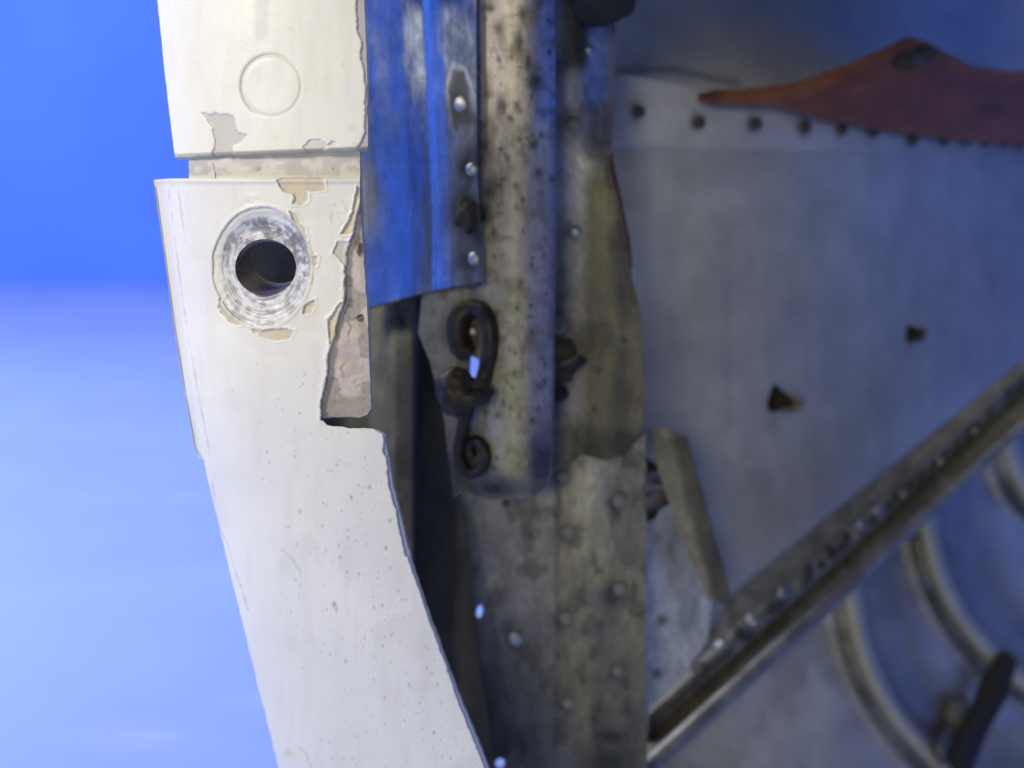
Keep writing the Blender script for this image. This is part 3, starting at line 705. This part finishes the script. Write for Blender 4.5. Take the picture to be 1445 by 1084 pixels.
# dark boxes added behind the two holes as painted shade
for t in TRI:
    cx = sum(p[0] for p in t) / len(t); cy = sum(p[1] for p in t) / len(t)
    dd = float(F_d(np.array(cx), np.array(cy))) + 0.0008; V = []; Fc = []; n = len(t)
    for (k, e) in ((1.5, 0.0), (1.5, 0.020)):
        for (x, y) in t: V.append(W(cx + (x - cx) * k, cy + (y - cy) * k, dd + e).tolist())
    for i in range(n): Fc.append((i, (i+1) % n, n + (i+1) % n, n + i))
    Fc.append(tuple(range(n, 2*n)))
    mesh_obj("hole_shade", V, Fc, M_DARKMETAL, Fp, False)

def U_d(X, Y):
    q = np.clip((X - 860) / 600.0, 0, 1.3)
    return 0.500 + 0.085 * q ** 2 - 0.010 * (100 - Y) / 200.0
def U_look(X, Y):
    c = np.tile(np.array([0.50, 0.48, 0.42]), (len(X), 1)) * (0.8 + 0.4 * fbm(X, Y, 100, 141, 5, 60)[:, None])
    c = mix(c, [0.10, 0.095, 0.085], 0.6 * sst(10, 2, line_dist(X, Y, [(870, 100), (950, 98), (1040, 118)])))
    return c.T, 0.42, 0.12 + 0.5 * sst(1000, 1300, X)
sheet("top_panel", (768, -96, 1722, 226), 4.0, lambda X, Y: poly_sdf(X, Y, [(770, -95), (1720, -95), (1720, 224), (770, 224)]), U_d, U_look, M_PANEL, cowl, 0.001, label="shadowed grey panel above the red seal")

G_POLY = [(866, 122), (870, 109), (882, 106), (940, 116), (1000, 128), (1110, 150), (1230, 176), (1340, 190), (1720, 206), (1720, 214), (1445, 208), (1230, 216), (1000, 209), (882, 206), (870, 203), (866, 192)]
def G_d(X, Y): return F_d(X, Y) - 0.0034
G_RIV = [(902, 158, 9), (987, 173, 9), (1067, 175, 9), (1137, 180, 8.5), (1189, 183, 8), (1234, 186, 7.5), (1289, 199, 7), (1334, 198, 6.5), (1366, 197, 6.5), (1394, 199, 6), (1420, 200, 6), (1441, 201, 6)]
def G_look(X, Y):
    c = np.tile(np.array([0.52, 0.50, 0.44]), (len(X), 1)) * (0.85 + 0.3 * fbm(X, Y, 70, 151, 5)[:, None])
    c = grime_shade_spots(X, Y, [(x - 5, y, r * 0.9, r * 1.5) for (x, y, r) in G_RIV], c, [0.035, 0.03, 0.02], 0.95)  # darker patch to the left of each rivet
    return c.T, 0.42, 0.15 + 0.5 * sst(1000, 1350, X)
G = sheet("edge_strip", (864, 104, 1722, 218), 2.2, lambda X, Y: poly_sdf(X, Y, G_POLY), G_d, G_look, M_PANEL, cowl, 0.0034, label="riveted edge strip along the top of the inner panel")
for (x, y, r) in G_RIV: rivet(x, y, G_d, r * 1.05, ME_DARK, G, 1.5)

# ------------------------------------------------------------------ red seal
S_TOP = ([980, 1010, 1060, 1110, 1160, 1200, 1240, 1270, 1285, 1305, 1330, 1370, 1410, 1445, 1520], [132, 128, 124, 119, 105, 89, 72, 57, 52, 57, 72, 93, 99, 100, 104])
S_BOT = ([980, 1010, 1060, 1110, 1230, 1340, 1445, 1520], [137, 143, 147, 152, 179, 192, 201, 206])
def S_d(X, Y):
    t = np.clip((Y - pl(X, *S_TOP)) / np.maximum(pl(X, *S_BOT) - pl(X, *S_TOP), 4), 0, 1)
    q = np.clip((X - 860) / 600.0, 0, 1.3)
    return 0.448 + 0.010 * q + 0.080 * q ** 2 - 0.009 * np.sqrt(np.clip(t, 0, 1)) + 0.004 * t - 0.002 * fbm(X, Y, 90, 161, 3, 40)
def S_look(X, Y):
    top = Y - pl(X, *S_TOP)
    c = np.tile(np.array([0.20, 0.085, 0.062]), (len(X), 1)) * (0.75 + 0.5 * fbm(X, Y, 80, 162, 4, 25)[:, None])
    c = mix(c, [0.35, 0.135, 0.055], sst(26, 4, top + rag(X, Y, 6, 30, 163)))
    c = grime_shade_spots(X, Y, [(1395, 155, 22, 8), (1000, 134, 20, 10)], c, [0.07, 0.035, 0.03], 0.7)
    return c.T, 0.5, 0.0
def S_sdf(X, Y):
    s = np.maximum(np.maximum(pl(X, *S_TOP) - Y, Y - pl(X, *S_BOT)), np.maximum(985 - X, X - 1700)) + rag(X, Y, 2.6, 26, 164) + rag(X, Y, 1.2, 8, 166)
    return np.maximum(s, -ell(X, Y, 1287, 82, 31, 15, -0.35))
S = sheet("rubber_seal", (978, 46, 1704, 210), 2.0, S_sdf, S_d, S_look, M_RED, cowl, 0.003, (0, -0.2, 1), label="torn red rubber seal flap above the inner panel")
def plug(name, cx, cy, d, rx, ry, rot, mat, parent):
    V = [W(cx, cy, d - 0.0006).tolist()]; Fc = []; n = 20
    for j, (k, e) in enumerate(((0.6, -0.0005), (1.12, 0.0012))):
        for i in range(n):
            a = 2*math.pi*i/n; u = rx*k*math.cos(a)*(1+0.08*math.sin(3*a+1)); v = ry*k*math.sin(a)*(1+0.1*math.cos(4*a))
            V.append(W(cx + u*math.cos(rot) - v*math.sin(rot), cy + u*math.sin(rot) + v*math.cos(rot), d + e).tolist())
    for i in range(n):
        Fc.append((0, 1+i, 1+(i+1) % n)); Fc.append((1+i, 1+n+i, 1+n+(i+1) % n, 1+(i+1) % n))
    return mesh_obj(name, V, Fc, mat, parent, True)
plug("backing_patch", 1287, 82, float(S_d(np.array(1287.), np.array(82.))) + 0.0025, 31, 15, -0.35, plain_material("grey_fabric", (0.10, 0.095, 0.10), 0.7, 0, 0.75, 260, 0.5), S)
RL = [(858, 222), (864, 262), (874, 308), (882, 345), (888, 376)]
RLX = [p[0] for p in RL]; RLY = [p[1] for p in RL]
def red_line_sdf(X, Y): return np.maximum(np.maximum(215 - Y, Y - 378), np.abs(X - np.interp(Y, RLY, RLX) - 3) - pl(Y, [215, 260, 330, 378], [4, 6, 5, 2])) + rag(X, Y, 1.5, 14, 165)
sheet("seal_strip", (848, 210, 900, 382), 2.0, red_line_sdf, lambda X, Y: X * 0 + 0.404, lambda X, Y: ((0.16, 0.045, 0.04), 0.6, 0.0), M_RED, cowl, 0.002, label="thin dark red seal strip beside the olive column")

# ------------------------------------------------------------------ bent plate and grey gusset right of the column
J_POLY = [(903, 606), (935, 604), (968, 620), (1000, 760), (1005, 850), (998, 905), (960, 960), (903, 1010)]
J_HOLE = [(906, 640), (922, 652), (938, 660), (955, 664), (950, 690), (944, 712), (930, 722), (924, 736), (906, 740)]
def J_d(X, Y): return 0.432 + 0.008 * (Y - 600) / 400.0 + 0.010 * np.clip((X - 905) / 95.0, 0, 1.3) - 0.0008 * fbm(X, Y, 40, 171)
def J_look(X, Y):
    c = np.tile(np.array([0.60, 0.575, 0.48]), (len(X), 1)) * (0.85 + 0.3 * fbm(X, Y, 60, 172, 5)[:, None])
    c = mix(c, [0.38, 0.36, 0.25], 0.7 * np.exp(-(((X - 950 - (Y - 740) * .15) / 16) ** 2 + ((Y - 760) / 70) ** 2))); c = mix(c, [0.50, 0.49, 0.42], 0.8 * sst(660, 620, Y))
    c = grime_shade_spots(X, Y, [(928, 952, 8, 11), (934, 876, 8, 8)], c, [0.14, 0.13, 0.10], 0.7)
    return c.T, 0.45, 0.35
J = sheet("gusset", (900, 600, 1008, 1014), 2.2, lambda X, Y: np.maximum(poly_sdf(X, Y, J_POLY), -(poly_sdf(X, Y, J_HOLE) + rag(X, Y, 3, 10, 173))), J_d, J_look, M_METAL, cowl, 0.0015, label="grey gusset plate with a torn dark hole")
rivet(928, 951, J_d, 6, ME_DULL, J); rivet(935, 876, J_d, 6, ME_DULL, J)
J2_POLY = [(914, 606), (932, 603), (968, 616), (975, 640), (1004, 745), (1034, 860), (1018, 852), (1000, 848), (982, 806), (956, 745), (930, 668)]
def J2_d(X, Y): return 0.4275 + 0.009 * (Y - 600) / 400.0 - 0.0022 * np.clip((X - 940 - (Y - 610) * 0.22) / 40.0, 0, 1)
def J2_look(X, Y):
    c = np.tile(np.array([0.095, 0.086, 0.055]), (len(X), 1)) * (0.75 + 0.5 * fbm(X, Y, 40, 174, 5, 90)[:, None])
    c = mix(c, [0.30, 0.275, 0.19], 0.8 * sst(26, 6, X - 928 - (Y - 604) * 0.25 + rag(X, Y, 8, 30, 176)))
    c = grime_shade_spots(X, Y, [(1012, 790, 11, 50), (990, 700, 8, 40), (962, 625, 10, 12)], c, [0.05, 0.045, 0.035], 0.85)
    return c.T, 0.5, 0.15
sheet("bent_plate", (910, 600, 1040, 864), 2.0, lambda X, Y: poly_sdf(X, Y, J2_POLY) + rag(X, Y, 1.2, 20, 175), J2_d, J2_look, M_METAL, cowl, 0.002, (0.3, 0, 1), label="dark olive bent plate leaning over the grey gusset")
# dark sheet added behind the torn hole as painted shade, with a bolt end
sheet("hole_shade", (896, 630, 966, 750), 4.0, lambda X, Y: poly_sdf(X, Y, [(898, 632), (964, 640), (962, 730), (898, 748)]), lambda X, Y: X * 0 + 0.452, lambda X, Y: ((0.03, 0.028, 0.024), 0.8, 0.0), M_METAL, J, 0.001)
tube("bolt", [(918, 690, 0.447), (935, 692, 0.437), (946, 694, 0.433)], [0.0024, 0.0024, 0.0020], M_BROWN, J)
tube("bolt", [(916, 712, 0.446), (930, 706, 0.436), (938, 703, 0.432)], [0.0024, 0.0022, 0.0018], plain_material("brown_rust", (0.11, 0.06, 0.03), 0.7, 0.1, 0.5), J)
tube("bolt", [(920, 676, 0.446), (938, 672, 0.435), (952, 672, 0.431)], [0.0022, 0.0020, 0.0018], M_BLACK, J)

# ------------------------------------------------------------------ diagonal rail
def rail_t(X, Y):      # along the rail 0..1 and across (px, + is lower right)
    ax, ay, bx, by = 915, 1055, 1445, 568
    L = math.hypot(bx - ax, by - ay); ux, uy = (bx - ax) / L, (by - ay) / L
    return ((X - ax) * ux + (Y - ay) * uy) / L, -(X - ax) * uy + (Y - ay) * ux
def rail_axis_d(t): return 0.443 + 0.060 * t
def R_d(X, Y):
    t, v = rail_t(X, Y)
    return rail_axis_d(t) + 0.001 * pl(v, [-70, -42, -34, -14, -6, 4, 30], [9, 7, 3, 5, 7.0, 3.5, 2]) + 0.0005 * fbm(X, Y, 30, 181)
R_POLY = [(912, 1062), (916, 1000), (960, 955), (1000, 890), (1036, 838), (1200, 705), (1445, 510), (1700, 306), (1700, 356), (1445, 590), (1200, 812), (930, 1062)]
def R_look(X, Y):
    t, v = rail_t(X, Y)
    c = np.tile(np.array([0.24, 0.24, 0.235]), (len(X), 1)) * (0.8 + 0.4 * fbm(X, Y, 40, 182, 5)[:, None])
    c = mix(c, [0.17, 0.145, 0.085], sst(0.30, 0.08, t + rag(X, Y, 0.04, 30, 183)) * sst(-45, -20, v))
    c = mix(c, [0.10, 0.09, 0.07], 0.75 * sst(9, 3, np.abs(v + 8)) ); c = mix(c, [0.12, 0.11, 0.09], 0.55 * sst(-26, -12, v) * sst(0.50, 0.60, fbm(X, Y, 20, 184, 4)))
    c = mix(c, [0.09, 0.085, 0.07], 0.7 * sst(0.55, 0.8, t) * sst(-40, -20, v))
    c = mix(c, [0.05, 0.045, 0.035], 0.75 * sst(9, 2, np.abs(v + 22 + rag(X, Y, 4, 12, 185))) * sst(0.42, 0.58, fbm(X, Y, 16, 186, 4)))
    return c.T, 0.45, 0.40
R = sheet("rail", (908, 302, 1702, 1066), 2.2, lambda X, Y: poly_sdf(X, Y, R_POLY), R_d, R_look, M_METAL, cowl, 0.0015, (0.1, 0.1, 1), label="diagonal angle rail with a row of small fasteners")
tube("rail_lip", [(905, 1090, 0.440), (1040, 968, 0.452), (1200, 822, 0.468), (1330, 702, 0.485), (1445, 597, 0.502), (1520, 528, 0.512), (1700, 366, 0.532)], [0.0030, 0.0029, 0.0027, 0.0024, 0.0022, 0.0020, 0.0019], plain_material("bare_aluminium", (0.30, 0.30, 0.31), 0.5, 0.6, 0.5, 120), R, 14)
FAST = [(986, 942), (1016, 907), (1063, 873), (1106, 837), (1140, 806), (1171, 779), (1194, 760), (1216, 741), (1241, 720), (1262, 702), (1281, 686), (1299, 671), (1316, 656), (1333, 640), (1349, 626), (1365, 612), (1381, 598), (1396, 585)]
for i, (x, y) in enumerate(FAST):
    rivet(x, y, R_d, 11.5 - 0.34 * i, ME_BRIGHT if i in (1, 2, 3, 7, 8) else ME_DARK, R, 0.7)
    if 0 < i < len(FAST) - 1:
        x2, y2 = FAST[i + 1]; rivet((x + x2) / 2 + 3, (y + y2) / 2 + 4, R_d, 9.5 - 0.30 * i, ME_DARK if i % 3 else ME_DULL, R, 1.0)

# ------------------------------------------------------------------ lower right panel with curved ribs
RIBS = [[(1196, 800), (1203, 860), (1222, 935), (1262, 1010), (1325, 1080), (1420, 1150)],
        [(1300, 700), (1310, 755), (1332, 830), (1372, 895), (1430, 955), (1510, 1010)],
        [(1424, 585), (1424, 630), (1436, 672), (1470, 720), (1520, 760)]]
def rib_v(X, Y, P):
    ys = [p[1] for p in P]; xs = [p[0] for p in P]
    x = smooth_pl(Y, ys, xs); sl = np.gradient(np.interp(np.arange(400, 1400), ys, xs))
    k = np.interp(Y, np.arange(400, 1400), np.convolve(sl, np.ones(60) / 60, 'same'))
    on = sst(ys[0] - 40, ys[0] - 10, Y)
    return np.where(on > 0, (X - x) / np.sqrt(1 + k * k), 999.0)
def I_d(X, Y):
    d = 0.492 + 0.095 * np.clip((X - 900) / 600.0, 0, 1.2) ** 2 + 0.018 * (1000 - Y) / 400.0
    for P in RIBS:
        v = rib_v(X, Y, P)
        d = d + 0.001 * pl(v, [-70, -38, -31, -26, -14, -6, 6, 15, 26, 60, 110], [0, 0.5, -3, -0.5, -1, -8, -9, -5, 4, 5, 0])
    return d - 0.0012 * fbm(X, Y, 60, 195, 3)
I_POLY = [(830, 1080), (1080, 900), (1700, 330), (1700, 1270), (830, 1270)]
def I_look(X, Y):
    c = np.tile(np.array([0.48, 0.47, 0.43]), (len(X), 1)) * (0.75 + 0.5 * fbm(X, Y, 80, 191, 5)[:, None])
    c = mix(c, [0.22, 0.21, 0.17], 0.45 * sst(0.5, 0.7, fbm(X, Y, 50, 192, 4)))
    c = mix(c, [0.46, 0.45, 0.36], 0.5 * sst(14, 5, line_dist(X, Y, [(990, 1010), (1010, 1060), (1040, 1110)])))
    m = 0.10 + 0.55 * sst(1150, 1330, X)
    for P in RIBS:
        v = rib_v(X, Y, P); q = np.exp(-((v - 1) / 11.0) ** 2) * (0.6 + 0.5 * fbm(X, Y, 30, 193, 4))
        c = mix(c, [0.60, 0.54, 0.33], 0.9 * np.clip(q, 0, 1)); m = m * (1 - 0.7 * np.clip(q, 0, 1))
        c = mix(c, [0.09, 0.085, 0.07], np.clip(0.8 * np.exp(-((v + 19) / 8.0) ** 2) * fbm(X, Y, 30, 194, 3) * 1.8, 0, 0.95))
        c = mix(c, [0.13, 0.13, 0.14], 0.55 * sst(10, 25, v) * sst(120, 60, v))  # hollows beside the ribs darkened in colour, as shade
    return c.T, 0.40, m
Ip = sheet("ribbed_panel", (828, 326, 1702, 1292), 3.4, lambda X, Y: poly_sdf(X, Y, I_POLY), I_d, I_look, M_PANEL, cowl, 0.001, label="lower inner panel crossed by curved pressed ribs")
M_RIBGREY = plain_material("grey_rib_metal", (0.16, 0.16, 0.16), 0.55, 0.4, 0.35, 130)
def idp(x, y, e): return (x, y, float(I_d(np.array([float(x)]), np.array([float(y)]))[0]) - e)
tube("clip", [idp(1424, 925, 0.012), idp(1405, 968, 0.013), idp(1380, 1020, 0.013), idp(1352, 1086, 0.012)], [0.0040, 0.0062, 0.0052, 0.0060], M_BLACK, cowl, 12, 0.35, label="black clip bridging the curved ribs")
tube("clip_flange", [idp(1352, 985, 0.006), idp(1346, 1030, 0.006), idp(1325, 1066, 0.006)], [0.004, 0.006, 0.004], M_RIBGREY, Ip, 10, 0.4)

# ------------------------------------------------------------------ black grommet at the top of the column
def lump(name, cx, cy, d, r, seed, mat, parent, sx=1.0, sy=1.0, sz=1.0, rough=0.18, label=None):
    V = []; Fc = []; nu, nv = 28, 18
    for j in range(nv + 1):
        for i in range(nu):
            a = 2*math.pi*i/nu; b = math.pi*j/nv
            k = 1 + rough * (float(fbm(np.array(2.2*math.cos(a)*math.sin(b)+5.), np.array(2.2*math.sin(a)*math.sin(b)+3*math.cos(b)+5.), 1.0, seed, 3)) - 0.5) * 2
            p = W(cx, cy, d) + r*k*(RIGHT*math.cos(a)*math.sin(b)*sx + UP*math.cos(b)*sy + FWD*math.sin(a)*math.sin(b)*sz)
            V.append(p.tolist())
    for j in range(nv):
        for i in range(nu):
            Fc.append((j*nu+i, j*nu+(i+1) % nu, (j+1)*nu+(i+1) % nu, (j+1)*nu+i))
    o = mesh_obj(name, V, Fc, mat, parent, True)
    if label: o['label'] = label
    return o
lump("grommet", 850, -8, 0.394, 0.0098, 7, M_BLACK, cowl, 1.0, 0.9, 0.8, label="black perished rubber grommet at the top of the column")
lump("sealant", 660, 303, 0.3690, 0.0040, 3, M_DARKMETAL, A, 0.9, 1.1, 0.5, 0.4)

# clamp peeping out behind the channel
K = lump("clamp", 796, 508, 0.4015, 0.0048, 13, M_BROWN, cowl, 0.75, 1.25, 0.6, 0.3, label="brown grease covered clamp behind the channel")
tube("bolt", [(798, 520, 0.398), (812, 512, 0.396), (821, 505, 0.395)], [0.0022, 0.0016, 0.0014], M_BLACK, K)
lump("nut", 790, 555, 0.401, 0.0024, 17, M_BLACK, K, 1, 1, .8, 0.2)
lump("nut", 790, 458, 0.402, 0.0026, 19, M_DULLRIVET, K, 1, 1.3, .8, 0.2)

# ------------------------------------------------------------------ rusty wire hook hanging in its lug
hook = thing("wire_hook", "rusty S-shaped wire hook hanging in front of the tan channel", "hook", W(662, 560, 0.365))
wz = lambda x, y, e=0.0: (x, y, float(B_d(np.array(float(x)), np.array(float(y)))) - 0.0022 - e)
wr = 0.00200
tube("wire", [wz(662, 500), wz(650, 488), wz(646, 462), wz(652, 444), wz(668, 436), wz(684, 442), wz(692, 464), wz(692, 492), wz(687, 518), wz(680, 540, .002), wz(668, 556, .003),
              wz(660, 574, .003), wz(655, 596, .002), wz(650, 618, .001), wz(648, 640), wz(653, 658), wz(665, 667), wz(679, 660), wz(685, 644), wz(680, 628), wz(669, 623), wz(662, 632), wz(665, 645)],
     [wr * 1.3, wr * 1.55, wr * 1.6, wr * 1.45, wr * 1.3, wr * 1.2] + [wr * 1.1] * 6 + [wr * 0.85] * 11, M_RUST, hook, 12)
lug = lump("lug", 644, 554, 0.3695, 0.0056, 23, M_RUST, cowl, 0.95, 1.15, 0.8, 0.22, label="dark rusty lug gripping the wire hook")
tube("pin", [(640, 560, 0.3690), (665, 562, 0.3680), (688, 556, 0.3690)], [0.0030, 0.0028, 0.0022], M_RUST, lug, 12)
tube("pin", [(664, 545, 0.3680), (678, 546, 0.3690), (694, 556, 0.3710)], [0.0014, 0.0016, 0.0013], M_DARKMETAL, lug, 10)

# ------------------------------------------------------------------ unseen roof sheet, added above the view to keep lamp light off the interior
def roof_blocker():
    V = []; Fc = []; n = 14
    for (d, y) in ((0.345, -96), (0.40, -100), (0.47, -110), (0.56, -120)):
        for i in range(n + 1):
            x = 425 + (1720 - 425) * i / n; V.append(W(x, y, d).tolist())
    for j in range(3):
        for i in range(n): Fc.append((j*(n+1)+i, j*(n+1)+i+1, (j+1)*(n+1)+i+1, (j+1)*(n+1)+i))
    mesh_obj("roof_blocker", V, Fc, M_RIBGREY, cowl, True)
roof_blocker()
